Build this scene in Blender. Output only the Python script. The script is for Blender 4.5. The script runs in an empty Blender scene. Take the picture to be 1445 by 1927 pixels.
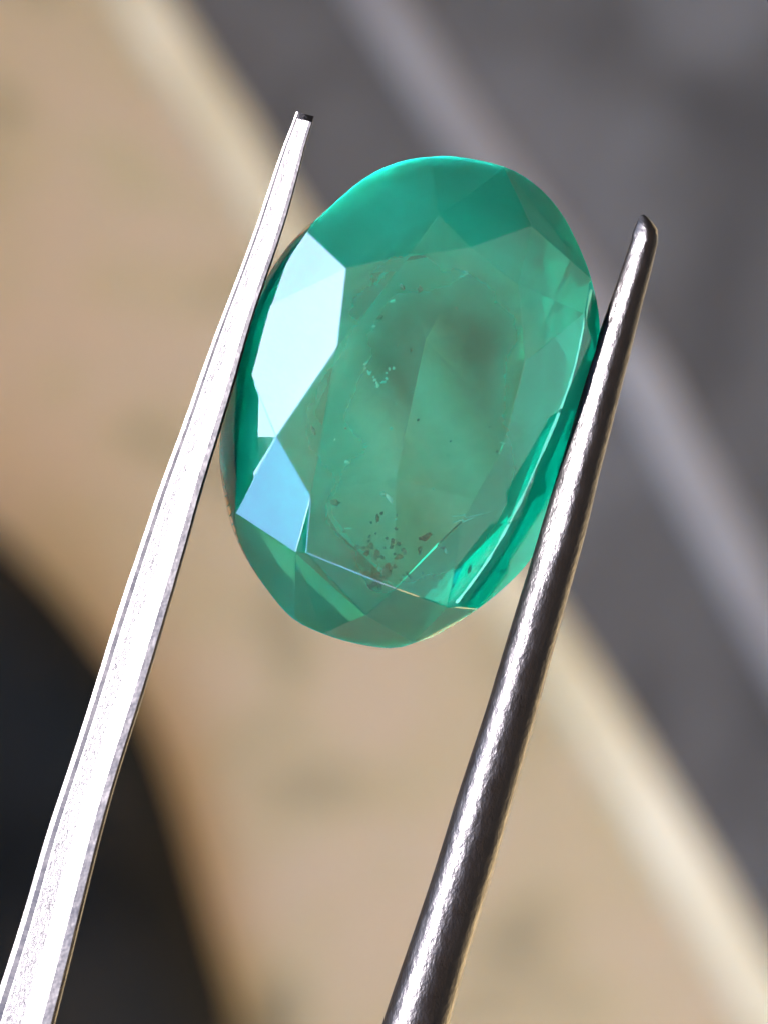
import bpy, bmesh, math, random
from mathutils import Vector, Matrix, noise

random.seed(7)
sc = bpy.context.scene
COL = sc.collection
PI = math.pi

# ------------------------------------------------------------------ camera
W0, H0 = 1445.0, 1927.0            # size of the photograph the pixel positions refer to
D0 = 0.130                         # camera to gemstone, metres
FRAME_H = 0.028                    # height of the frame at the gemstone
PITCH = math.radians(60)           # looking down at the ground
CAM = Vector((0, 0, 0.90))
FWD = Vector((0, math.cos(PITCH), -math.sin(PITCH)))
RIGHT = Vector((1, 0, 0))
UP = RIGHT.cross(FWD)
BACK = -FWD
cd = bpy.data.cameras.new('camera')
cam = bpy.data.objects.new('camera', cd)
COL.objects.link(cam)
cam.location = CAM
cam.rotation_euler = (PI / 2 - PITCH, 0, 0)
cd.sensor_fit = 'VERTICAL'
cd.sensor_height = 6.0
cd.lens = 6.0 * D0 / FRAME_H
cd.clip_start = 0.005
cd.clip_end = 400
cd.dof.use_dof = True
cd.dof.focus_distance = D0 - 0.0006
cd.dof.aperture_fstop = cd.lens / 1.75     # a phone lens pupil about 1.8 mm across
sc.camera = cam

# ------------------------------------------------------------------ sky, sun, exposure
SUN_EL = math.radians(43.0)
SUN_AZ = math.radians(-88.0)        # clockwise from +Y
world = bpy.data.worlds.new('World')
sc.world = world
world.use_nodes = True
wn = world.node_tree
sky = wn.nodes.new('ShaderNodeTexSky')
sky.sky_type = 'NISHITA'
sky.sun_disc = False
sky.sun_elevation = SUN_EL
sky.sun_rotation = SUN_AZ
sky.air_density = 1.0
sky.dust_density = 0.5
sky.ozone_density = 7.0
wn.links.new(sky.outputs[0], wn.nodes['Background'].inputs[0])
wn.nodes['Background'].inputs[1].default_value = 0.15

SUN_DIR = Vector((math.sin(SUN_AZ) * math.cos(SUN_EL), math.cos(SUN_AZ) * math.cos(SUN_EL), math.sin(SUN_EL)))
sl = bpy.data.lights.new('sun', 'SUN')
sl.energy = 4.6
sl.angle = math.radians(0.53)
sl.color = (1.0, 0.95, 0.88)
sun = bpy.data.objects.new('sun', sl)
COL.objects.link(sun)
sun.location = (-3, 0.1, 3)
sun.rotation_euler = SUN_DIR.to_track_quat('Z', 'Y').to_euler()

sc.view_settings.view_transform = 'Standard'
sc.view_settings.look = 'None'
sc.view_settings.exposure = 4.02
sc.view_settings.gamma = 1.0
sc.view_settings.use_curve_mapping = False
sc.render.engine = 'CYCLES'
cy = sc.cycles
cy.max_bounces = 24
cy.transmission_bounces = 20
cy.glossy_bounces = 12
cy.volume_bounces = 2
cy.transparent_max_bounces = 16
cy.sample_clamp_indirect = 5.0
cy.use_denoising = True
cy.use_adaptive_sampling = False

# ------------------------------------------------------------------ helpers
PXM = FRAME_H / H0                 # metres per photo pixel at the gemstone


def ray(px, py):
    x = (px - W0 / 2) * PXM / D0
    y = -(py - H0 / 2) * PXM / D0
    return RIGHT * x + UP * y + FWD


def unproj(px, py, depth=D0):
    return CAM + ray(px, py) * depth


def on_plane(px, py, o, n, h=0.0):
    d = ray(px, py)
    t = ((o - CAM).dot(n) + h) / d.dot(n)
    return CAM + d * t


def ground_at(px, py, z=0.0):
    d = ray(px, py)
    return CAM + d * ((z - CAM.z) / d.z)


def lerp(a, b, t):
    return a + (b - a) * t


def interp(tab, y, k):
    if y <= tab[0][0]:
        return tab[0][k]
    for a, b in zip(tab, tab[1:]):
        if y <= b[0]:
            return lerp(a[k], b[k], (y - a[0]) / (b[0] - a[0]))
    return tab[-1][k]


def mesh_obj(name, verts, faces, mat, parent=None, smooth=False, origin=None):
    o0 = origin if origin is not None else (parent.location.copy() if parent is not None else Vector((0, 0, 0)))
    me = bpy.data.meshes.new(name)
    me.from_pydata([tuple(Vector(v) - o0) for v in verts], [], faces)
    bm = bmesh.new()
    bm.from_mesh(me)
    bmesh.ops.recalc_face_normals(bm, faces=bm.faces)
    bm.to_mesh(me)
    bm.free()
    if smooth:
        me.polygons.foreach_set('use_smooth', [True] * len(me.polygons))
    me.materials.append(mat)
    ob = bpy.data.objects.new(name, me)
    COL.objects.link(ob)
    if parent is not None:
        ob.parent = parent
        ob.location = o0 - parent.location
    else:
        ob.location = o0
    return ob


def tag(o, label=None, cat=None, group=None, kind=None):
    if label:
        o['label'] = label
    if cat:
        o['category'] = cat
    if group:
        o['group'] = group
    if kind:
        o['kind'] = kind
    return o


class Mat:
    def __init__(self, name):
        self.m = bpy.data.materials.new(name)
        self.m.use_nodes = True
        self.nt = self.m.node_tree
        self.b = self.nt.nodes['Principled BSDF']
        self.out = self.nt.nodes['Material Output']

    def set(self, **kw):
        for k, v in kw.items():
            self.b.inputs[k.replace('_', ' ')].default_value = v
        return self

    def coords(self, scale=(1, 1, 1), rot=(0, 0, 0)):
        tc = self.nt.nodes.new('ShaderNodeTexCoord')
        mp = self.nt.nodes.new('ShaderNodeMapping')
        mp.inputs['Scale'].default_value = scale
        mp.inputs['Rotation'].default_value = rot
        self.nt.links.new(tc.outputs['Object'], mp.inputs[0])
        return mp.outputs[0]

    def noise(self, co, scale, detail=4, rough=0.55, dist=0.0):
        n = self.nt.nodes.new('ShaderNodeTexNoise')
        n.inputs['Scale'].default_value = scale
        n.inputs['Detail'].default_value = detail
        n.inputs['Roughness'].default_value = rough
        n.inputs['Distortion'].default_value = dist
        self.nt.links.new(co, n.inputs['Vector'])
        return n.outputs[0]

    def ramp(self, fac, stops):
        r = self.nt.nodes.new('ShaderNodeValToRGB')
        els = r.color_ramp.elements
        while len(els) < len(stops):
            els.new(0.5)
        for e, (p, c) in zip(els, stops):
            e.position = p
            e.color = (c[0], c[1], c[2], 1) if isinstance(c, tuple) else (c, c, c, 1)
        self.nt.links.new(fac, r.inputs[0])
        return r.outputs[0]

    def mix(self, fac, a, b):
        n = self.nt.nodes.new('ShaderNodeMix')
        n.data_type = 'RGBA'
        if isinstance(fac, float):
            n.inputs[0].default_value = fac
        else:
            self.nt.links.new(fac, n.inputs[0])
        for i, v in ((6, a), (7, b)):
            if isinstance(v, tuple):
                n.inputs[i].default_value = (*v, 1)
            else:
                self.nt.links.new(v, n.inputs[i])
        return n.outputs[2]

    def link(self, out, inp):
        self.nt.links.new(out, self.b.inputs[inp])

    def bump(self, h, strength, dist):
        n = self.nt.nodes.new('ShaderNodeBump')
        n.inputs['Strength'].default_value = strength
        n.inputs['Distance'].default_value = dist
        self.nt.links.new(h, n.inputs['Height'])
        self.nt.links.new(n.outputs[0], self.b.inputs['Normal'])


# ------------------------------------------------------------------ ground materials
m = Mat('sandy_soil')
co = m.coords()
big = m.noise(co, 22, 3, 0.5, 0.6)
col = m.ramp(big, [(0.30, (0.33, 0.255, 0.115)), (0.45, (0.67, 0.495, 0.235)), (0.60, (0.73, 0.52, 0.285)), (0.74, (0.62, 0.495, 0.215))])
fine = m.noise(co, 900, 5, 0.7)
col = m.mix(m.ramp(fine, [(0.3, 0.0), (0.75, 0.35)]), col, (0.26, 0.20, 0.13))
m.link(col, 'Base Color')
m.set(Roughness=0.95)
m.bump(fine, 0.6, 0.002)
M_SAND = m.m

m = Mat('grey_concrete')
co = m.coords((1, 0.55, 1), (0, 0, math.radians(-35)))
big = m.noise(co, 26, 3, 0.5, 0.8)
col = m.ramp(big, [(0.30, (0.060, 0.051, 0.036)), (0.48, (0.108, 0.094, 0.070)), (0.66, (0.155, 0.139, 0.110))])
fine = m.noise(m.coords(), 700, 5, 0.65)
col = m.mix(m.ramp(fine, [(0.3, 0.0), (0.75, 0.3)]), col, (0.06, 0.057, 0.053))
m.link(col, 'Base Color')
m.set(Roughness=0.9)
m.bump(fine, 0.5, 0.0015)
M_CONC = m.m


def lath_mat(name, a, b):
    m = Mat(name)
    co = m.coords((1, 1, 1))
    n = m.noise(co, 18, 3, 0.5, 0.4)
    m.link(m.ramp(n, [(0.35, a), (0.62, b)]), 'Base Color')
    m.set(Roughness=0.8)
    m.bump(m.noise(co, 500, 4, 0.6), 0.4, 0.001)
    return m.m


M_CREAM = lath_mat('cream_wood', (0.64, 0.50, 0.25), (0.84, 0.70, 0.42))
M_PALE = lath_mat('pale_grey_wood', (0.26, 0.225, 0.180), (0.33, 0.295, 0.240))

m = Mat('black_cloth')
co = m.coords()
n = m.noise(co, 30, 3, 0.5)
m.link(m.ramp(n, [(0.35, (0.010, 0.011, 0.010)), (0.65, (0.020, 0.017, 0.012))]), 'Base Color')
m.set(Roughness=0.95, Specular_IOR_Level=0.1)
m.bump(m.noise(co, 1400, 2, 0.5), 0.5, 0.001)
M_CLOTH = m.m

m = Mat('shade_wall_render')
co = m.coords()
n = m.noise(co, 6, 5, 0.6)
m.link(m.ramp(n, [(0.3, (0.26, 0.24, 0.21)), (0.7, (0.36, 0.33, 0.29))]), 'Base Color')
m.set(Roughness=0.9)
m.bump(m.noise(co, 120, 4, 0.6), 0.5, 0.004)
M_WALL = m.m

# ------------------------------------------------------------------ ground
gv, gf = [], []
S = 60.0
gv = [(-S, -S, 0), (S, -S, 0), (S, S, 0), (-S, S, 0)]
g = mesh_obj('ground', gv, [(0, 1, 2, 3)], M_SAND)
tag(g, kind='structure')

# the cream lath: its centre line on the ground, from photo directions that meet the ground plane
EDGE = [(-280, -830), (-110, -570), (60, -310), (262, 8), (345, 137), (428, 266), (515, 410), (712, 730), (888, 1010), (1085, 1310), (1240, 1560), (1380, 1800), (1580, 2150), (1790, 2520)]
GREYL = [(330, -600), (520, -290), (711, 0), (837, 200), (1015, 450), (1195, 700), (1286, 875), (1400, 1090), (1560, 1390), (1800, 1830)]


def slab(name, pts_top, thick, mat, bevel=0.0):
    me = bpy.data.meshes.new(name)
    bm = bmesh.new()
    vs = [bm.verts.new((p.x, p.y, thick)) for p in pts_top]
    f = bm.faces.new(vs)
    r = bmesh.ops.extrude_face_region(bm, geom=[f])
    for v in [e for e in r['geom'] if isinstance(e, bmesh.types.BMVert)]:
        v.co.z = -0.01
    bmesh.ops.recalc_face_normals(bm, faces=bm.faces)
    bm.to_mesh(me)
    bm.free()
    me.materials.append(mat)
    ob = bpy.data.objects.new(name, me)
    COL.objects.link(ob)
    return ob


def catmull(pts, n=8):
    out = []
    P = [pts[0]] + list(pts) + [pts[-1]]
    for i in range(1, len(P) - 2):
        for k in range(n):
            t = k / n
            a, b, c, d = P[i - 1], P[i], P[i + 1], P[i + 2]
            out.append(0.5 * ((2 * b) + (c - a) * t + (2 * a - 5 * b + 4 * c - d) * t * t + (3 * b - a - 3 * c + d) * t ** 3))
    out.append(pts[-1])
    return out


edge3 = catmull([ground_at(*p) for p in EDGE])
pave = slab('paving', edge3 + [Vector((1.6, edge3[-1].y, 0)), Vector((1.6, edge3[0].y, 0))], 0.006, M_CONC)
tag(pave, kind='structure')


def lath(name, line, width, base, height, mat, label, cat, group=None):
    n = len(line)
    prof = [(-1, 0), (-1, 0.6), (-0.8, 0.9), (-0.4, 1.0), (0.4, 1.0), (0.8, 0.9), (1, 0.6), (1, 0)]
    vs, fs = [], []
    for i, p in enumerate(line):
        t = (line[min(i + 1, n - 1)] - line[max(i - 1, 0)])
        t.z = 0
        t.normalize()
        s = Vector((t.y, -t.x, 0))
        w = width * (1 + 0.08 * noise.noise(Vector((i * 0.2, 3.1, width * 50))))
        for u, z in prof:
            vs.append(Vector((p.x, p.y, base)) + s * u * w / 2 + Vector((0, 0, z * height)))
    k = len(prof)
    for i in range(n - 1):
        for j in range(k):
            a, b = i * k + j, i * k + (j + 1) % k
            fs.append((a, b, b + k, a + k))
    fs.append(tuple(range(k)))
    fs.append(tuple(range((n - 1) * k, n * k)))
    ob = mesh_obj(name, vs, fs, mat, origin=Vector((line[n // 2].x, line[n // 2].y, base)))
    return tag(ob, label, cat, group)


lath('edging_strip', edge3, 0.0120, 0.0, 0.0075, M_CREAM, 'bright cream strip along the edge between sandy soil and grey paving', 'edging')
lath('edging_strip', catmull([ground_at(*p, 0.006) for p in GREYL]), 0.0105, 0.006, 0.003, M_PALE, 'dull pale grey strip lying across the grey paving', 'edging')

# black cloth heap
RIM = [(0, 1060), (95, 1150), (170, 1235), (240, 1325), (298, 1425), (345, 1555), (382, 1690), (415, 1810), (445, 1927), (455, 2100), (420, 2300), (290, 2440), (0, 2480), (-280, 2280), (-380, 1900), (-370, 1450), (-280, 1150), (-140, 1020)]
rim3 = [ground_at(*p) for p in RIM]
rim3 = catmull(rim3 + [rim3[0]], 5)[:-1]
cen = sum(rim3, Vector()) / len(rim3)
vs, fs = [], []
RN = 14
for r in range(RN):
    a = r / (RN - 1) * PI / 2
    for i, p in enumerate(rim3):
        q = cen + (p - cen) * max(math.cos(a), 0.02)
        h = 0.055 * math.sin(a)
        h *= 1 + 0.35 * noise.noise(Vector((q.x * 25, q.y * 25, 0.3)))
        q = q + Vector((0, 0, max(h, 0.0) - (0.004 if r == 0 else 0)))
        vs.append(q)
k = len(rim3)
for r in range(RN - 1):
    for i in range(k):
        fs.append((r * k + i, r * k + (i + 1) % k, (r + 1) * k + (i + 1) % k, (r + 1) * k + i))
fs.append(tuple((RN - 1) * k + i for i in range(k)))
cl = mesh_obj('cloth_heap', vs, fs, M_CLOTH, smooth=True, origin=Vector((cen.x, cen.y, 0)))
tag(cl, 'black rounded heap of cloth lying on the sandy soil', 'cloth')

# low wall added outside the frame to lay shade on this ground
me = bpy.data.meshes.new('shade_wall')
bm = bmesh.new()
bmesh.ops.create_cube(bm, size=1)
for v in bm.verts:
    v.co = Vector((v.co.x * 0.12, v.co.y * 11.0, (v.co.z + 0.5) * 0.85))
bmesh.ops.bevel(bm, geom=list(bm.edges), offset=0.012, segments=2, affect='EDGES')
bm.to_mesh(me)
bm.free()
me.materials.append(M_WALL)
wall = bpy.data.objects.new('shade_wall', me)
wall.location = (-0.58, 0.2, 0)
COL.objects.link(wall)
tag(wall, 'low rendered wall added out of view to shade the ground', 'wall')

# timber screen added outside the frame: leaves the sky open only towards the sun
m = Mat('screen_timber')
co = m.coords((1, 1, 8))
n = m.noise(co, 3, 4, 0.6)
m.link(m.ramp(n, [(0.3, (0.23, 0.178, 0.115)), (0.7, (0.31, 0.242, 0.16))]), 'Base Color')
m.set(Roughness=0.85)
M_TIMBER = m.m
m = Mat('dark_screen_timber')  # front boards coloured dark to dim their reflection in the gem
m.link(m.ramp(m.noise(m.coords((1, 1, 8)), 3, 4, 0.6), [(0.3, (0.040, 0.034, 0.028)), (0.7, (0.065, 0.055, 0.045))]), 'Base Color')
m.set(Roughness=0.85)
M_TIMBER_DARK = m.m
sky_screen = bpy.data.objects.new('sky_screen', None)
COL.objects.link(sky_screen)
sky_screen.location = (1.6, 1.8, 0)
tag(sky_screen, 'unseen timber screen added to block the sky beside and above the gemstone', 'sky_screen')
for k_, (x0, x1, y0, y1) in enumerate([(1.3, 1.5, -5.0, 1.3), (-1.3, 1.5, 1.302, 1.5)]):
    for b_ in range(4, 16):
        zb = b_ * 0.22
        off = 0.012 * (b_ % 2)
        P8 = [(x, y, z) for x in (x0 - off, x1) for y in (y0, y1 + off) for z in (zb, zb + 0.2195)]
        mesh_obj('screen_board', P8, [(0, 1, 3, 2), (4, 6, 7, 5), (0, 4, 5, 1), (2, 3, 7, 6), (0, 2, 6, 4), (1, 5, 7, 3)], M_TIMBER if k_ == 0 else M_TIMBER_DARK, parent=sky_screen)

m = Mat('dark_screen_base')  # added base, coloured dark so the right facets mirror less brightness
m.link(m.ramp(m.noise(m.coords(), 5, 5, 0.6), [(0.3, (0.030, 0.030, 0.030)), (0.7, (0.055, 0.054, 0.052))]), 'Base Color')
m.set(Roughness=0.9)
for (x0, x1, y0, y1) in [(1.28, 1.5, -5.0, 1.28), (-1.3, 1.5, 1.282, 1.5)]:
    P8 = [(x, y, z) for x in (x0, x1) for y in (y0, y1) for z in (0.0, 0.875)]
    mesh_obj('screen_base', P8, [(0, 1, 3, 2), (4, 6, 7, 5), (0, 4, 5, 1), (2, 3, 7, 6), (0, 2, 6, 4), (1, 5, 7, 3)], m.m, parent=sky_screen)
for b_ in range(16):  # added roof boards, hide the high sky from the facets
    y0 = -2.14 + b_ * 0.215
    P8 = [(x, y, z) for x in (-0.72, 1.295) for y in (y0, y0 + 0.21) for z in (2.60, 2.64)]
    mesh_obj('screen_roof_board', P8, [(0, 1, 3, 2), (4, 6, 7, 5), (0, 4, 5, 1), (2, 3, 7, 6), (0, 2, 6, 4), (1, 5, 7, 3)], M_TIMBER, parent=sky_screen)

# ------------------------------------------------------------------ gemstone
GN = (RIGHT * math.sin(0.266) - UP * math.sin(0.124) + BACK * math.cos(0.266)).normalized()
GO = unproj(770, 757)
MM = 0.001


def gp(px, py, h):
    return on_plane(px, py, GO, GN, h * MM)


OUT = [(860, 295), (950, 314), (1010, 350), (1055, 400), (1087, 460), (1112, 525), (1127, 600), (1126, 680), (1112, 770), (1085, 860), (1050, 955), (1005, 1042), (960, 1095), (900, 1145), (830, 1190), (780, 1211), (735, 1220), (670, 1213), (605, 1195), (550, 1166), (500, 1110), (460, 1045), (435, 985), (420, 920), (413, 860), (417, 800), (429, 725), (450, 645), (485, 555), (525, 483), (560, 438), (600, 400), (650, 358), (700, 325), (760, 302), (810, 295)]
CRN = [(860, 303), (945, 321), (1003, 356), (1047, 404), (1079, 463), (1105, 528), (1120, 600), (1120, 680), (1106, 768), (1079, 857), (1044, 951), (999, 1037), (954, 1089), (895, 1138), (827, 1182), (778, 1202), (735, 1211), (672, 1204), (609, 1187), (553, 1163), (508, 1118), (470, 1078), (452, 1025), (443, 966), (446, 900), (450, 822), (467, 692), (494, 582), (535, 510), (583, 445), (625, 400), (690, 346), (750, 314), (810, 303)]
CX, CY = 770.0, 757.0


def polar(tab):
    return sorted((math.atan2(y - CY, x - CX), x, y) for x, y in tab)


def ring_at(pol, a):
    n = len(pol)
    for i in range(n):
        a0, x0, y0 = pol[i]
        a1, x1, y1 = pol[(i + 1) % n]
        if i == n - 1:
            a1 += 2 * PI
        for aa in (a, a + 2 * PI):
            if a0 <= aa <= a1:
                t = (aa - a0) / (a1 - a0)
                return lerp(x0, x1, t), lerp(y0, y1, t)


def smooth_closed(tab, n=6):
    P = [Vector((x, y, 0)) for x, y in tab]
    m_ = len(P)
    out = []
    for i in range(m_):
        a, b, c, d = P[i - 1], P[i], P[(i + 1) % m_], P[(i + 2) % m_]
        for k in range(n):
            t = k / n
            q = 0.5 * ((2 * b) + (c - a) * t + (2 * a - 5 * b + 4 * c - d) * t * t + (3 * b - a - 3 * c + d) * t ** 3)
            out.append((q.x, q.y))
    return out


# crown: kites touch tip to tip at P; T are the table corners; G the girdle anchors
# each entry of KITES: (table corner, [girdle anchors of the kite])
PS = [(825, 405), (651, 505), (520, 822), (556, 1040), (688, 1158), (842, 1142), (955, 985), (1045, 775), (1098, 590), (1000, 425)]
KITES = [((770, 481), [(690, 346), (583, 445)]),
         ((634, 655), [(494, 582), (467, 692)]),
         ((585, 935), [(443, 966)]),
         ((576, 1040), [(553, 1163), (609, 1187)]),
         ((745, 1108), [(778, 1202)]),
         ((868, 985), [(895, 1138), (954, 1089)]),
         ((945, 845), [(1044, 951)]),
         ((988, 680), [(1106, 768), (1120, 680)]),
         ((975, 535), [(1105, 528)]),
         ((885, 466), [(945, 321)])]
MIDG = {0: (810, 303), 2: (450, 822), 3: (470, 1078)}       # extra edge inside the upper girdle pair at this P
HT, HP, HG, HL = 1.695, 1.0, 0.2, -0.45
GH = {(583, 445): -0.051, (467, 692): -0.005, (450, 822): 0.075, (810, 303): -0.3, (443, 966): 0.26, (470, 1078): -0.189, (553, 1163): -0.25}
PH = {(520, 822): 1.212}
outp = polar(smooth_closed(OUT))
crnp = polar(smooth_closed(CRN, 4))



def rimw(a):
    """1 on the sides of the rim turned away from the camera, 0 where the girdle band shows"""
    return max(0.0, min(1.0, (math.radians(140) - abs(a)) / math.radians(45)))


def upper(px, py):
    a = math.atan2(py - CY, px - CX)
    ox, oy = ring_at(outp, a)
    ro, rc = math.hypot(ox - CX, oy - CY), math.hypot(px - CX, py - CY)
    r = lerp(min(rc, ro - 4), ro, rimw(a))
    return CX + math.cos(a) * r, CY + math.sin(a) * r


def lower(a):
    ox, oy = ring_at(outp, a)
    r = math.hypot(ox - CX, oy - CY) - 10 * rimw(a)
    return CX + math.cos(a) * r, CY + math.sin(a) * r


Tv = [gp(x, y, HT) for (x, y), _ in KITES]
Pv = [gp(x, y, PH.get((x, y), HP)) for x, y in PS]
Gv = {}
for _, gs in KITES:
    for gpt in gs:
        Gv[gpt] = gp(*upper(*gpt), GH.get(gpt, HG))
for gpt in MIDG.values():
    Gv[gpt] = gp(*upper(*gpt), GH.get(gpt, HG))


def plane_of(a, b, c):
    n = (b - a).cross(c - a).normalized()
    if n.dot(BACK) < 0:
        n = -n
    return a, n


def refit(px, pl):
    return on_plane(px[0], px[1], pl[0], pl[1])


# flat kites on the side that mirrors the sky: the second tip follows from the plane
plB = plane_of(Tv[1], Gv[(467, 692)], Pv[2])
Pv[1] = refit(PS[1], plB)
Gv[(494, 582)] = refit(upper(494, 582), plB)
plE = plane_of(Tv[2], Gv[(443, 966)], Pv[2])
Pv[3] = refit(PS[3], plE)
plK0 = plane_of(Tv[0], Gv[(583, 445)], Pv[1])
Gv[(690, 346)] = refit(upper(690, 346), plK0)
Pv[0] = refit(PS[0], plK0)
kplane = {0: plK0, 1: plB, 2: plE}
kplane[3] = plane_of(Pv[4], Tv[3], Gv[(553, 1163)])
Gv[(609, 1187)] = refit(upper(609, 1187), kplane[3])
for i_ in range(4, len(KITES)):
    kplane[i_] = plane_of(Pv[i_], Pv[(i_ + 1) % len(PS)], Tv[i_])
    for gpt in KITES[i_][1]:
        Gv[gpt] = refit(upper(*gpt), kplane[i_])
print('GH', {k: round((v - GO).dot(GN) / MM, 2) for k, v in Gv.items()})
print('PH', [round((v - GO).dot(GN) / MM, 2) for v in Pv])

verts = []


def V(v):
    verts.append(v)
    return len(verts) - 1


Ti = [V(v) for v in Tv]
Pi = [V(v) for v in Pv]
anchors = {k: V(v) for k, v in Gv.items()}
# girdle loops: the anchors plus samples between them
ang = lambda p: math.atan2(p[1] - CY, p[0] - CX)
alist = sorted(anchors.keys(), key=ang, reverse=True)       # same turning sense as the kites (anticlockwise in the picture)
loop_u, loop_a, seg = [], [], {}
na = len(alist)
for i, k in enumerate(alist):
    k2 = alist[(i + 1) % na]
    a0, a1 = ang(k), ang(k2)
    if a1 > a0:
        a1 -= 2 * PI
    nseg = max(1, int(round((a0 - a1) / math.radians(2.6))))
    h0 = (Gv[k] - GO).dot(GN) / MM
    h1 = (Gv[k2] - GO).dot(GN) / MM
    own = [i_ for i_, (_, gs) in enumerate(KITES) if k in gs and k2 in gs]
    if own:
        fp = kplane[own[0]]
    else:
        ki = [i_ for i_, (_, gs) in enumerate(KITES) if k2 in gs]      # the kite that starts at k2
        pi_ = ki[0] if ki else [i_ for i_, q_ in MIDG.items() if q_ == k2][0]
        fp = plane_of(Pv[pi_], Gv[k], Gv[k2])
    chain = [anchors[k]]
    loop_u.append(anchors[k]); loop_a.append(a0)
    for s in range(1, nseg):
        t = s / nseg
        a = lerp(a0, a1, t)
        aw = (a + PI) % (2 * PI) - PI
        x, y = ring_at(crnp, aw)
        vi = V(refit(upper(x, y), fp))
        chain.append(vi)
        loop_u.append(vi); loop_a.append(a)
    chain.append(anchors[k2])
    seg[(k, k2)] = chain
loop_l, loop_m = [], []
for a in loop_a:
    aw = (a + PI) % (2 * PI) - PI
    x, y = lower(aw)
    hu = (verts[loop_u[len(loop_l)]] - GO).dot(GN) / MM
    loop_l.append(V(gp(x, y, min(HL, hu - 0.30))))
nl = len(loop_u)


def chain_between(a, b):
    """girdle vertices from anchor a to anchor b along alist order"""
    i = alist.index(a)
    out = [anchors[a]]
    while alist[i] != b:
        k, k2 = alist[i], alist[(i + 1) % na]
        out += seg[(k, k2)][1:]
        i = (i + 1) % na
    return out


faces = []
fname = {}
faces.append(tuple(Ti))                                          # table
NK = len(KITES)
for i in range(NK):
    j = (i + 1) % NK
    faces.append((Pi[i], Ti[i - 1], Ti[i]))                      # star
    fname['star%d' % i] = len(faces) - 1
    gs = KITES[i][1]
    ch = chain_between(gs[0], gs[-1])
    faces.append(tuple([Ti[i], Pi[i]] + ch + [Pi[j]]))          # kite
    fname['kite%d' % i] = len(faces) - 1
    # upper girdle facets around P_i: from the last anchor of kite i-1 to the first of kite i
    ga, gb = KITES[i - 1][1][-1], gs[0]
    parts = [(ga, gb)]
    if i in MIDG:
        parts = [(ga, MIDG[i]), (MIDG[i], gb)]
    for a, b in parts:
        c = chain_between(a, b)
        faces.append(tuple([Pi[i]] + c))
        fname['ug%d_%s' % (i, a)] = len(faces) - 1
ncrown = len(faces)
gird0 = len(faces)
for i in range(nl):
    j = (i + 1) % nl
    faces.append((loop_u[i], loop_l[i], loop_l[j], loop_u[j]))
gird1 = len(faces)
# pavilion: steep ring of facets down to a shallow back that works as a window
IOR = 1.57


def refr_at(px, py, depth):
    """point at a given gem depth seen at this pixel through the table"""
    p = gp(px, py, HT)
    d = (p - CAM).normalized()
    c = -d.dot(GN)
    r = d / IOR + GN * (c / IOR - math.sqrt(1 - (1 - c * c) / IOR ** 2))
    t = ((p - GO).dot(GN) - depth * MM) / -r.dot(GN)
    return p + r * t


WIN = [(760, 492), (890, 468), (972, 522), (982, 610), (958, 800), (905, 945), (825, 1020), (742, 1108), (700, 1062), (635, 1000), (592, 925), (606, 750), (645, 635), (700, 555)]
HW, HM = -3.5, -1.9
wpx = sorted(WIN, key=ang, reverse=True)
Wi = [V(refr_at(x, y, HW)) for x, y in wpx]
wa = [ang(p) for p in wpx]
nw = len(wpx)
# middle ring: one corner between neighbouring window corners
Mi, ma = [], []
for i in range(nw):
    a0, a1 = wa[i], wa[(i + 1) % nw]
    if a1 > a0:
        a1 -= 2 * PI
    a = (a0 + a1) / 2
    aw = (a + PI) % (2 * PI) - PI
    ox, oy = ring_at(outp, aw)
    q = gp(ox, oy, HL)
    wmid = (verts[Wi[i]] + verts[Wi[(i + 1) % nw]]) / 2
    p = wmid.lerp(q, 0.52)
    p = p + GN * ((HM * MM) - (p - GO).dot(GN))
    Mi.append(V(p)); ma.append(a)
# nearest girdle index for every window corner and middle corner
un = lambda a: (a + 4 * PI) % (2 * PI)


def gidx(a):
    return min(range(nl), key=lambda k: abs(((loop_a[k] - a + PI) % (2 * PI)) - PI))


gw = [gidx(a) for a in wa]
for i in range(nw):
    j = (i + 1) % nw
    faces.append((Wi[i], Wi[j], Mi[i]))                          # triangle above a window side
    c, e = gw[i], gw[j]
    idx = [c]
    while idx[-1] != e:
        idx.append((idx[-1] + 1) % nl)
    half = gidx(ma[i])
    c1, c2 = [], []
    hit = False
    for k_ in idx:
        if not hit:
            c1.append(loop_l[k_])
        else:
            c2.append(loop_l[k_])
        if k_ == half and not hit:
            hit = True
            c2.append(loop_l[k_])
    faces.append(tuple([Mi[i], Wi[i]] + c1)) if len(c1) > 0 else None
    faces.append(tuple([Wi[j], Mi[i]] + c2)) if len(c2) > 1 else faces.append((Wi[j], Mi[i], c2[0]))
# shallow back with a low keel
k1 = V(refr_at(800, 640, HW - 0.05))
k2 = V(refr_at(745, 900, HW - 0.05))
for i in range(nw):
    j = (i + 1) % nw
    ymid = (wpx[i][1] + wpx[j][1]) / 2
    kv = k1 if ymid < 770 else k2
    faces.append((Wi[i], Wi[j], kv))
    # bridge where the keel end changes
    y_next = (wpx[j][1] + wpx[(j + 1) % nw][1]) / 2
    kn = k1 if y_next < 770 else k2
    if kn != kv:
        faces.append((Wi[j], kn, kv))

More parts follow.
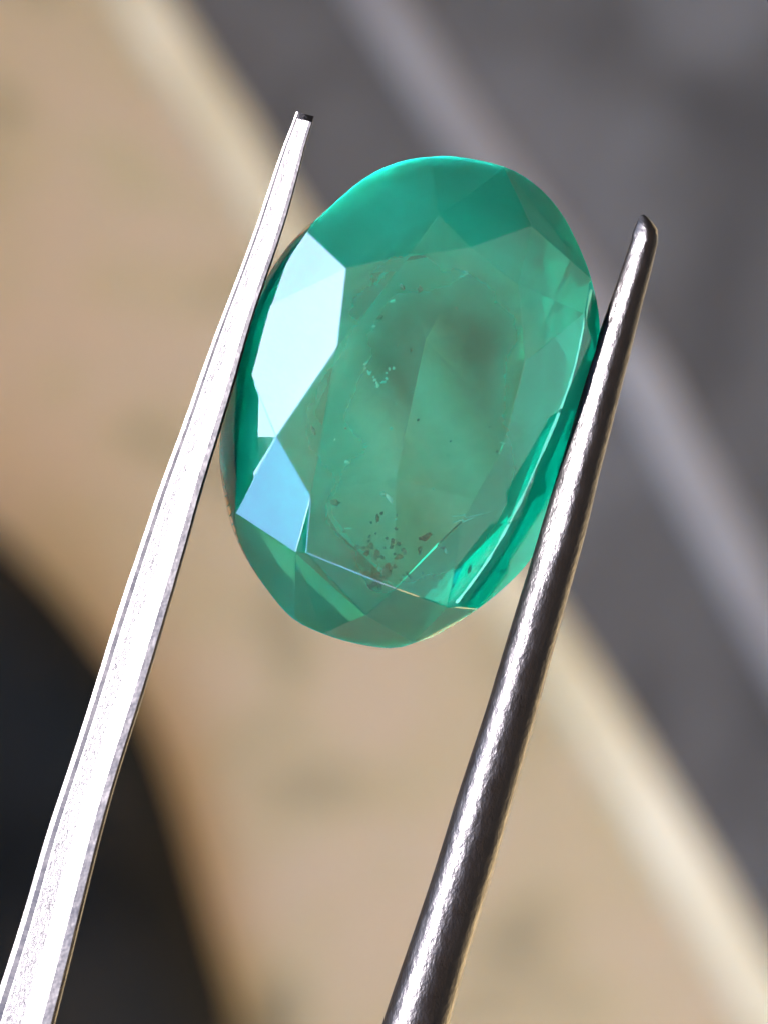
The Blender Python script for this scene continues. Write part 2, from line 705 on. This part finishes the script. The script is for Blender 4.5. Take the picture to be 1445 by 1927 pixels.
me = bpy.data.meshes.new('gemstone')
me.from_pydata([tuple(v - GO) for v in verts], [], faces)
bm = bmesh.new()
bm.from_mesh(me)
bmesh.ops.recalc_face_normals(bm, faces=bm.faces)
sv = bm.calc_volume(signed=True)
print('GEM signed', sv * 1e9)
if sv < 0:
    bmesh.ops.reverse_faces(bm, faces=bm.faces)
bad = [e for e in bm.edges if not e.is_manifold]
print('GEM non-manifold edges', len(bad), 'faces', len(bm.faces), 'vol mm3', bm.calc_volume() * 1e9)
bm.faces.ensure_lookup_table()
for k, v in fname.items():
    f = bm.faces[v]
    n = f.normal if f.normal.dot(BACK) > 0 else -f.normal
    c = f.calc_center_median() + GO
    d = (c - CAM).normalized()
    r = d - 2 * d.dot(n) * n
    print('MIRROR', k, 'el %.1f az %.1f' % (math.degrees(math.asin(r.z)), math.degrees(math.atan2(r.x, r.y))), 'sep sun %.1f' % math.degrees(r.angle(SUN_DIR)), 'inc %.1f' % math.degrees((-d).angle(n)))
for f in bm.faces:
    f.smooth = gird0 <= f.index < gird1
bm.faces.ensure_lookup_table()
sharp = [e for e in bm.edges if len(e.link_faces) == 2 and not (e.link_faces[0].smooth or e.link_faces[1].smooth) and e.calc_face_angle(0) > math.radians(5) and e.link_faces[0].index < ncrown and e.link_faces[1].index < ncrown]
bmesh.ops.bevel(bm, geom=sharp, offset=0.000022, segments=1, affect='EDGES', clamp_overlap=True)
bm.to_mesh(me)
bm.free()

m = Mat('emerald')
co = m.coords()
clouds = m.noise(co, 420, 5, 0.6, 0.7)
veil = m.noise(m.coords((1, 0.35, 1), (0.5, 0.2, 0.4)), 900, 4, 0.6, 1.0)
m.nt.nodes.remove(m.b)
body_col = m.ramp(veil, [(0.3, (0.0005, 0.022, 0.018)), (0.7, (0.001, 0.036, 0.030))])


def shader(kind, **kw):
    n_ = m.nt.nodes.new(kind)
    for k_, v_ in kw.items():
        n_.inputs[k_].default_value = v_
    return n_


def mixsh(fac, a, b):
    n_ = m.nt.nodes.new('ShaderNodeMixShader')
    if isinstance(fac, float):
        n_.inputs[0].default_value = fac
    elif fac is not None:
        m.nt.links.new(fac, n_.inputs[0])
    m.nt.links.new(a.outputs[0], n_.inputs[1])
    m.nt.links.new(b.outputs[0], n_.inputs[2])
    return n_


sss = shader('ShaderNodeSubsurfaceScattering', Scale=0.006)
sss.inputs['Radius'].default_value = (0.35, 1.0, 0.8)
m.nt.links.new(body_col, sss.inputs['Color'])
trl = shader('ShaderNodeBsdfTranslucent', Color=(0.03, 0.74, 0.67, 1))
refr = shader('ShaderNodeBsdfRefraction', Color=(1, 1, 1, 1), Roughness=0.012, IOR=IOR)
glos = shader('ShaderNodeBsdfGlossy', Color=(1, 1, 1, 1), Roughness=0.012)
fres = shader('ShaderNodeFresnel', IOR=IOR)
cloudy = mixsh(0.78, sss, trl)                     # the cloudy share of the body
mx = mixsh(None, refr, cloudy)
fin = mixsh(fres.outputs[0], mx, glos)
m.nt.links.new(fin.outputs[0], m.out.inputs['Surface'])
# the rim's longer light path, put in as extra cloudiness round an oval heart
EX = (RIGHT * 0.986 - UP * 0.168)
EY = (RIGHT * 0.168 + UP * 0.986)
ZC = RIGHT * (15 * PXM) - UP * (30 * PXM)


def mnode(op, a, b):
    n_ = m.nt.nodes.new('ShaderNodeMath')
    n_.operation = op
    for i_, v_ in enumerate((a, b)):
        if isinstance(v_, (int, float)):
            n_.inputs[i_].default_value = v_
        else:
            m.nt.links.new(v_, n_.inputs[i_])
    return n_.outputs[0]


def proj(axis, semi):
    d_ = m.nt.nodes.new('ShaderNodeVectorMath')
    d_.operation = 'DOT_PRODUCT'
    m.nt.links.new(co, d_.inputs[0])
    d_.inputs[1].default_value = tuple(axis / semi)
    return mnode('SUBTRACT', d_.outputs['Value'], ZC.dot(axis) / semi)


pa, pb_ = proj(EX, 190 * PXM), proj(EY, 318 * PXM)
rad = mnode('ADD', mnode('MULTIPLY', pa, pa), mnode('MULTIPLY', pb_, pb_))
soft = m.noise(co, 330, 2, 0.5, 0.6)
rad = mnode('ADD', rad, mnode('MULTIPLY', mnode('SUBTRACT', soft, 0.5), 1.2))
zone = m.ramp(mnode('MULTIPLY', rad, 0.4), [(0.16, 0.0), (0.58, 1.0)])
heart = m.ramp(clouds, [(0.33, 0.08), (0.72, 0.34)])
rimz = m.ramp(clouds, [(0.30, 0.82), (0.72, 0.96)])
m.nt.links.new(m.mix(zone, heart, rimz), mx.inputs[0])
va = m.nt.nodes.new('ShaderNodeVolumeAbsorption')
va.inputs['Color'].default_value = (0.04, 0.765, 0.71, 1)
va.inputs['Density'].default_value = 640.0
m.nt.links.new(va.outputs[0], m.out.inputs['Volume'])
M_GEM = m.m
me.materials.append(M_GEM)
gem = bpy.data.objects.new('gemstone', me)
gem.location = GO
COL.objects.link(gem)
tag(gem, 'oval faceted translucent green gemstone held between the tweezers arms', 'gemstone')

# ------------------------------------------------------------------ inclusions
m = Mat('dark_inclusion')
m.set(Base_Color=(0.003, 0.005, 0.003, 1), Roughness=0.8)
M_DARK = m.m
m = Mat('rusty_inclusion')
m.set(Base_Color=(0.030, 0.015, 0.006, 1), Roughness=0.8)
M_RUST = m.m
m = Mat('pale_inclusion')
m.set(Base_Color=(0.06, 0.22, 0.165, 1), Roughness=0.5)
M_WHITE = m.m


from mathutils.bvhtree import BVHTree
gem_tree = BVHTree.FromPolygons([tuple(v) for v in verts], faces)


def speck(px, py, depth, sx, sy, rot, mat, name='inclusion', seed=0.0):
    depth = max(depth, 0.12 + max(min(sx, sy), 3) * 0.014)
    # depth: millimetres below the polished surface
    d = ray(px, py).normalized()
    hit, nn, _, _ = gem_tree.ray_cast(CAM, d)
    if nn.dot(d) > 0:
        nn = -nn
    cc = -d.dot(nn)
    rr = d / IOR + nn * (cc / IOR - math.sqrt(1 - (1 - cc * cc) / IOR ** 2))
    c = hit + rr * (depth * MM)
    bm = bmesh.new()
    bmesh.ops.create_icosphere(bm, subdivisions=2, radius=1.0)
    cr, sr = math.cos(rot), math.sin(rot)
    for v in bm.verts:
        k_ = 1 + 0.75 * noise.noise(v.co * 1.4 + Vector((px * 0.37 + seed, py * 0.21, 0)))
        x, y, z = v.co.x * sx * k_, v.co.y * sy * k_, v.co.z * min(sx, sy) * 0.6 * k_
        x, y = x * cr - y * sr, x * sr + y * cr
        v.co = (RIGHT * x - UP * y) * PXM + BACK * (z * PXM)
    me = bpy.data.meshes.new(name)
    bm.to_mesh(me)
    bm.free()
    me.materials.append(mat)
    ob = bpy.data.objects.new(name, me)
    COL.objects.link(ob)
    ob.parent = gem
    ob.location = c - GO
    return ob


for a in [(802, 1010, 0.02, 11, 6, -0.5), (792, 1014, 0.02, 6, 3, 0.2), (642, 1083, 0.03, 10, 8, 0.3), (690, 1040, 0.05, 5, 6, 0.6), (705, 1098, 0.05, 6, 5, 0), (716, 598, 0.05, 5, 6, 0.4), (756, 540, 0.8, 7, 4, 0.8), (790, 545, 1.0, 5, 6, 0.4), (890, 380, 0.4, 4, 4, 0), (985, 440, 0.05, 6, 11, -0.7), (1008, 492, 0.05, 9, 7, 0.3), (1022, 390, 0.4, 5, 4, 0), (883, 1072, 0.05, 4, 9, 0.2), (995, 655, 0.5, 6, 10, -0.4), (590, 810, 0.6, 3, 9, -0.4), (630, 945, 1.6, 9, 6, 0.3), (618, 930, 0.6, 4, 4, 0), (672, 1030, 0.6, 5, 4, 0.2), (816, 345, 0.05, 4, 6, 0), (817, 318, 0.3, 4, 5, 0.3), (718, 966, 0.9, 3, 4, 0), (935, 850, 0.5, 3, 3, 0), (990, 852, 0.5, 3, 3, 0), (520, 633, 0.0, 1.4, 22, 0.07), (622, 540, 0.1, 2, 2, 0), (613, 597, 0.1, 3, 2, 0)]:
    speck(*a, M_DARK)
for a in [(728, 1074, 0.04, 9, 13, 0.3), (750, 1048, 0.5, 8, 6, 0), (716, 1092, 0.5, 5, 5, 0.4)]:
    speck(*a, M_RUST)
for a in [(732, 938, 0.05, 4, 11, -0.6), (720, 930, 0.7, 5, 5, 0.2), (876, 508, 0.05, 6, 7, 0.3), (870, 518, 0.6, 10, 2.5, -0.4), (838, 1037, 0.5, 3, 7, -0.5), (655, 870, 0.8, 7, 2.5, 0.2), (656, 994, 0.9, 6, 2, 0.0), (644, 1118, 0.4, 2, 8, -0.3), (895, 970, 0.5, 36, 2.0, -0.1), (870, 978, 0.5, 20, 1.6, -0.25)]:
    speck(*a, M_WHITE, 'feather')
for q_ in range(16):
    t_ = q_ / 15
    x_, y_ = (lerp(688, 712, t_ * 1.7), lerp(688, 728, t_ * 1.7)) if t_ < 0.59 else (lerp(712, 740, (t_ - 0.59) / 0.41), lerp(728, 690, (t_ - 0.59) / 0.41))
    speck(x_ + random.uniform(-4, 4), y_ + random.uniform(-4, 4), random.uniform(0.3, 0.9), random.uniform(1.5, 3.5), random.uniform(2, 5), random.uniform(0, 3), M_WHITE, 'feather', seed=q_)
FR = [(1112, 545), (1096, 620), (1078, 700), (1050, 780), (1016, 860), (985, 930), (955, 990), (920, 1050), (885, 1100), (858, 1135)]


def surf(px, py, depth):
    d = ray(px, py).normalized()
    hit, nn, _, _ = gem_tree.ray_cast(CAM, d)
    if hit is None:
        hit, nn, _, _ = gem_tree.find_nearest(unproj(px, py))
    return hit + d * (depth * MM)


fv, ff = [], []
fl = catmull([Vector((x, y, 0)) for x, y in FR], 4)
for i, p in enumerate(fl):
    w_ = 2.6 * (0.35 + abs(noise.noise(Vector((i * 0.45, 0.7, 0))) * 1.6))
    fv += [surf(p.x - w_ * 0.9, p.y - w_ * 0.4, -0.005), surf(p.x + w_ * 0.9, p.y + w_ * 0.4, -0.005), surf(p.x + 10, p.y + 4, 0.55)]
for i in range(len(fl) - 1):
    for a_, b_ in ((0, 1), (1, 2), (2, 0)):
        ff.append((i * 3 + a_, i * 3 + b_, (i + 1) * 3 + b_, (i + 1) * 3 + a_))
m = Mat('pale_fracture')
m.set(Base_Color=(0.10, 0.55, 0.40, 1), Roughness=0.5)
mesh_obj('fracture', fv, ff, m.m, parent=gem)
rr_ = random.Random(5)
for _ in range(60):
    t_ = rr_.random()
    x_, y_ = rr_.gauss(715, 55), rr_.gauss(1055, 45)
    if not (590 < x_ < 860 and 900 < y_ < 1115):
        continue
    sz = rr_.uniform(1.6, 4.2)
    speck(x_, y_, rr_.uniform(0.3, 1.2), sz, sz * rr_.uniform(0.7, 1.8), rr_.uniform(0, 3), M_RUST if t_ < 0.6 else M_DARK, seed=_ * 1.7)
for _ in range(22):
    x_, y_ = rr_.uniform(600, 960), rr_.uniform(500, 990)
    sz = rr_.uniform(1.3, 3.0)
    speck(x_, y_, rr_.uniform(0.3, 1.6), sz, sz * rr_.uniform(0.7, 2.2), rr_.uniform(0, 3), M_DARK if rr_.random() < 0.55 else M_WHITE, seed=_ * 2.3)

# ------------------------------------------------------------------ tweezers
def steel(name, bump, rl, rh, grain):
    m = Mat(name)
    at = m.nt.nodes.new('ShaderNodeAttribute')
    at.attribute_name = 'arm_mm'                 # x round the arm, y along it, millimetres
    mp = m.nt.nodes.new('ShaderNodeMapping')
    mp.inputs['Scale'].default_value = (1.0, grain, 1.0)
    m.nt.links.new(at.outputs['Vector'], mp.inputs[0])
    n1 = m.noise(mp.outputs[0], 5.0, 3, 0.6)
    n2 = m.noise(at.outputs['Vector'], 1.6, 4, 0.65)
    m.set(Base_Color=(0.0165, 0.0153, 0.0168, 1), Metallic=1.0)
    m.link(m.ramp(n2, [(0.3, rl), (0.7, rh)]), 'Roughness')
    m.bump(n1, bump, 0.00004)
    return m.m


M_STEEL = steel('polished_steel', 0.6, 0.28, 0.40, 0.35)
M_WORN = steel('worn_steel', 0.8, 0.33, 0.46, 0.6)

L_EDGE = [(214, 557, 592), (224, 553, 591), (280, 531, 574), (340, 510, 560), (424, 483, 537), (500, 455, 510), (600, 416, 475), (700, 379, 449), (800, 345, 419), (850, 326, 404), (918, 300, 382), (1000, 273, 361), (1150, 222, 318), (1310, 173, 270), (1463, 124, 221), (1577, 85, 190), (1707, 49, 158), (1788, 24, 139), (1927, -22, 104), (2200, -110, 35), (2700, -260, -90), (4000, -640, -420), (6000, -1100, -850), (9000, -1650, -1420)]
R_EDGE = [(404, 1205, 1212), (415, 1197, 1223), (436, 1189, 1238), (458, 1186, 1238), (481, 1177, 1233), (517, 1165, 1225), (548, 1155, 1214), (629, 1125, 1196), (700, 1103, 1177), (800, 1077, 1152), (900, 1046, 1126), (967, 1025, 1112), (1030, 1006, 1095), (1100, 985, 1075), (1175, 962, 1055), (1250, 939, 1034), (1330, 916, 1014), (1495, 861, 968), (1642, 816, 927), (1782, 769, 884), (1918, 722, 848), (2200, 635, 770), (2700, 480, 630), (4000, 60, 240), (6000, -540, -330), (9000, -1380, -1150)]
twz_origin = unproj(-1500, 9000)
twz = bpy.data.objects.new('tweezers', None)
COL.objects.link(twz)
twz.location = twz_origin
tag(twz, 'steel tweezers with two slim arms gripping the green gemstone', 'tweezers')


TILT_A = math.tan(math.radians(4))     # the held end is nearer to the camera


def arm(tab, prof_fn, depth, step, mat):
    ys = []
    y = tab[0][0]
    while y < 2200:
        ys.append(y)
        y += step
    while y <= 9000:
        ys.append(y)
        y += 200
    cs = []
    for y in ys:
        cs.append(((interp(tab, y, 1) + interp(tab, y, 2)) / 2, y, (interp(tab, y, 2) - interp(tab, y, 1)) / 2))
    # smooth centre lines
    for _ in range(24):
        cs = cs[:6] + [((a[0] + 2 * b[0] + c[0]) / 4, b[1], (a[2] + 2 * b[2] + c[2]) / 4) for a, b, c in zip(cs[5:], cs[6:], cs[7:])] + [cs[-1]]
    vs, fs, amm = [], [], []
    k = None
    for i, (x, y, hw) in enumerate(cs):
        x0, y0, _ = cs[max(i - 1, 0)]
        x1, y1, _ = cs[min(i + 1, len(cs) - 1)]
        tx, ty = x1 - x0, y1 - y0
        L = math.hypot(tx, ty)
        tx, ty = tx / L, ty / L
        sx, sy = ty, -tx                 # to the right in the picture
        r = hw * abs(sx)                 # perpendicular half width, px
        pr = prof_fn(y)
        k = len(pr)
        c = unproj(x, y, depth + (760 - y) * PXM * TILT_A)
        side = (RIGHT * sx - UP * sy)
        ax = (RIGHT * tx - UP * ty)
        for u, w in pr:
            if i == 0:
                w = min(w, -0.35) if w > -0.35 else w     # bevelled tip, sloping away from the camera
            q = c + side * (u * r * PXM) + BACK * (w * r * PXM)
            jit = 0.012 if y < 1300 else 0.004
            q = q + side * (r * PXM * jit * noise.noise(Vector((y * 0.11, u * 3, w * 3))))
            vs.append(q)
            amm.append((math.atan2(w, u) * r * PXM * 1000, y * PXM * 1000, 0.0))
    n = len(cs)
    for i in range(n - 1):
        for j in range(k):
            a, b = i * k + j, i * k + (j + 1) % k
            fs.append((a, b, b + k, a + k))
    fs.append(tuple(range(k)))
    fs.append(tuple(range((n - 1) * k, n * k)))
    ob = mesh_obj('arm', vs, fs, mat, parent=twz, smooth=True)
    av = ob.data.attributes.new('arm_mm', 'FLOAT_VECTOR', 'POINT')
    av.data.foreach_set('vector', [c_ for v_ in amm for c_ in v_])
    ob.modifiers.new('edges', 'EDGE_SPLIT').split_angle = math.radians(9 if mat is M_STEEL else 30)
    return ob


def prof_left(y):
    # a narrow bevel, a duller flat, the broad face turned to the light, a rounded right edge
    return [(-0.93, -0.9), (-1.0, -0.55), (-0.99, -0.40), (-0.83, -0.31), (-0.63, -0.262), (-0.60, -0.248), (0.0, 0.05), (0.60, 0.36), (0.88, 0.435), (0.97, 0.32), (1.0, 0.12), (0.82, -0.8), (0.5, -1.1), (-0.6, -1.1)]


def prof_round(y):
    # round rod; towards the tip the side facing the light is ground flatter
    f = max(0.0, min(1.0, (1130 - y) / 130))
    out = []
    c, s = math.cos(math.radians(122)), math.sin(math.radians(122))
    for t in range(32):
        u, w = math.cos(t * 2 * PI / 32), math.sin(t * 2 * PI / 32)
        d = u * c + w * s                      # height towards the light
        cut = 0.80
        if d > cut:
            u -= c * (d - cut) * f * 0.6
            w -= s * (d - cut) * f * 0.6
        out.append((u, w))
    return out


gl = D0 - (gp(440, 800, 0) - unproj(440, 800)).dot(BACK)
gr = D0 - (gp(1080, 820, 0) - unproj(1080, 820)).dot(BACK)
armL = arm(L_EDGE, prof_left, gl - 0.0003, 12, M_STEEL)
armR = arm(R_EDGE, prof_round, gr - 0.0007, 10, M_WORN)
armL['label'] = 'flat bright arm with a bevelled edge'
armR['label'] = 'round dark arm with a narrow highlight'
# joint at the far end, outside the frame
dj = (760 - 9000) * PXM * TILT_A
jc = (unproj(-1535, 9000, gl + dj) + unproj(-1265, 9000, gr + dj)) / 2
me = bpy.data.meshes.new('joint')
bm = bmesh.new()
bmesh.ops.create_cube(bm, size=1)
for v in bm.verts:
    v.co = RIGHT * (v.co.x * 0.0085) + UP * (v.co.y * 0.012) + BACK * (v.co.z * 0.0032)
bmesh.ops.bevel(bm, geom=list(bm.edges), offset=0.0008, segments=2, affect='EDGES')
bm.to_mesh(me)
bm.free()
me.materials.append(M_STEEL)
jo = bpy.data.objects.new('joint', me)
COL.objects.link(jo)
jo.parent = twz
jo.location = jc - twz_origin
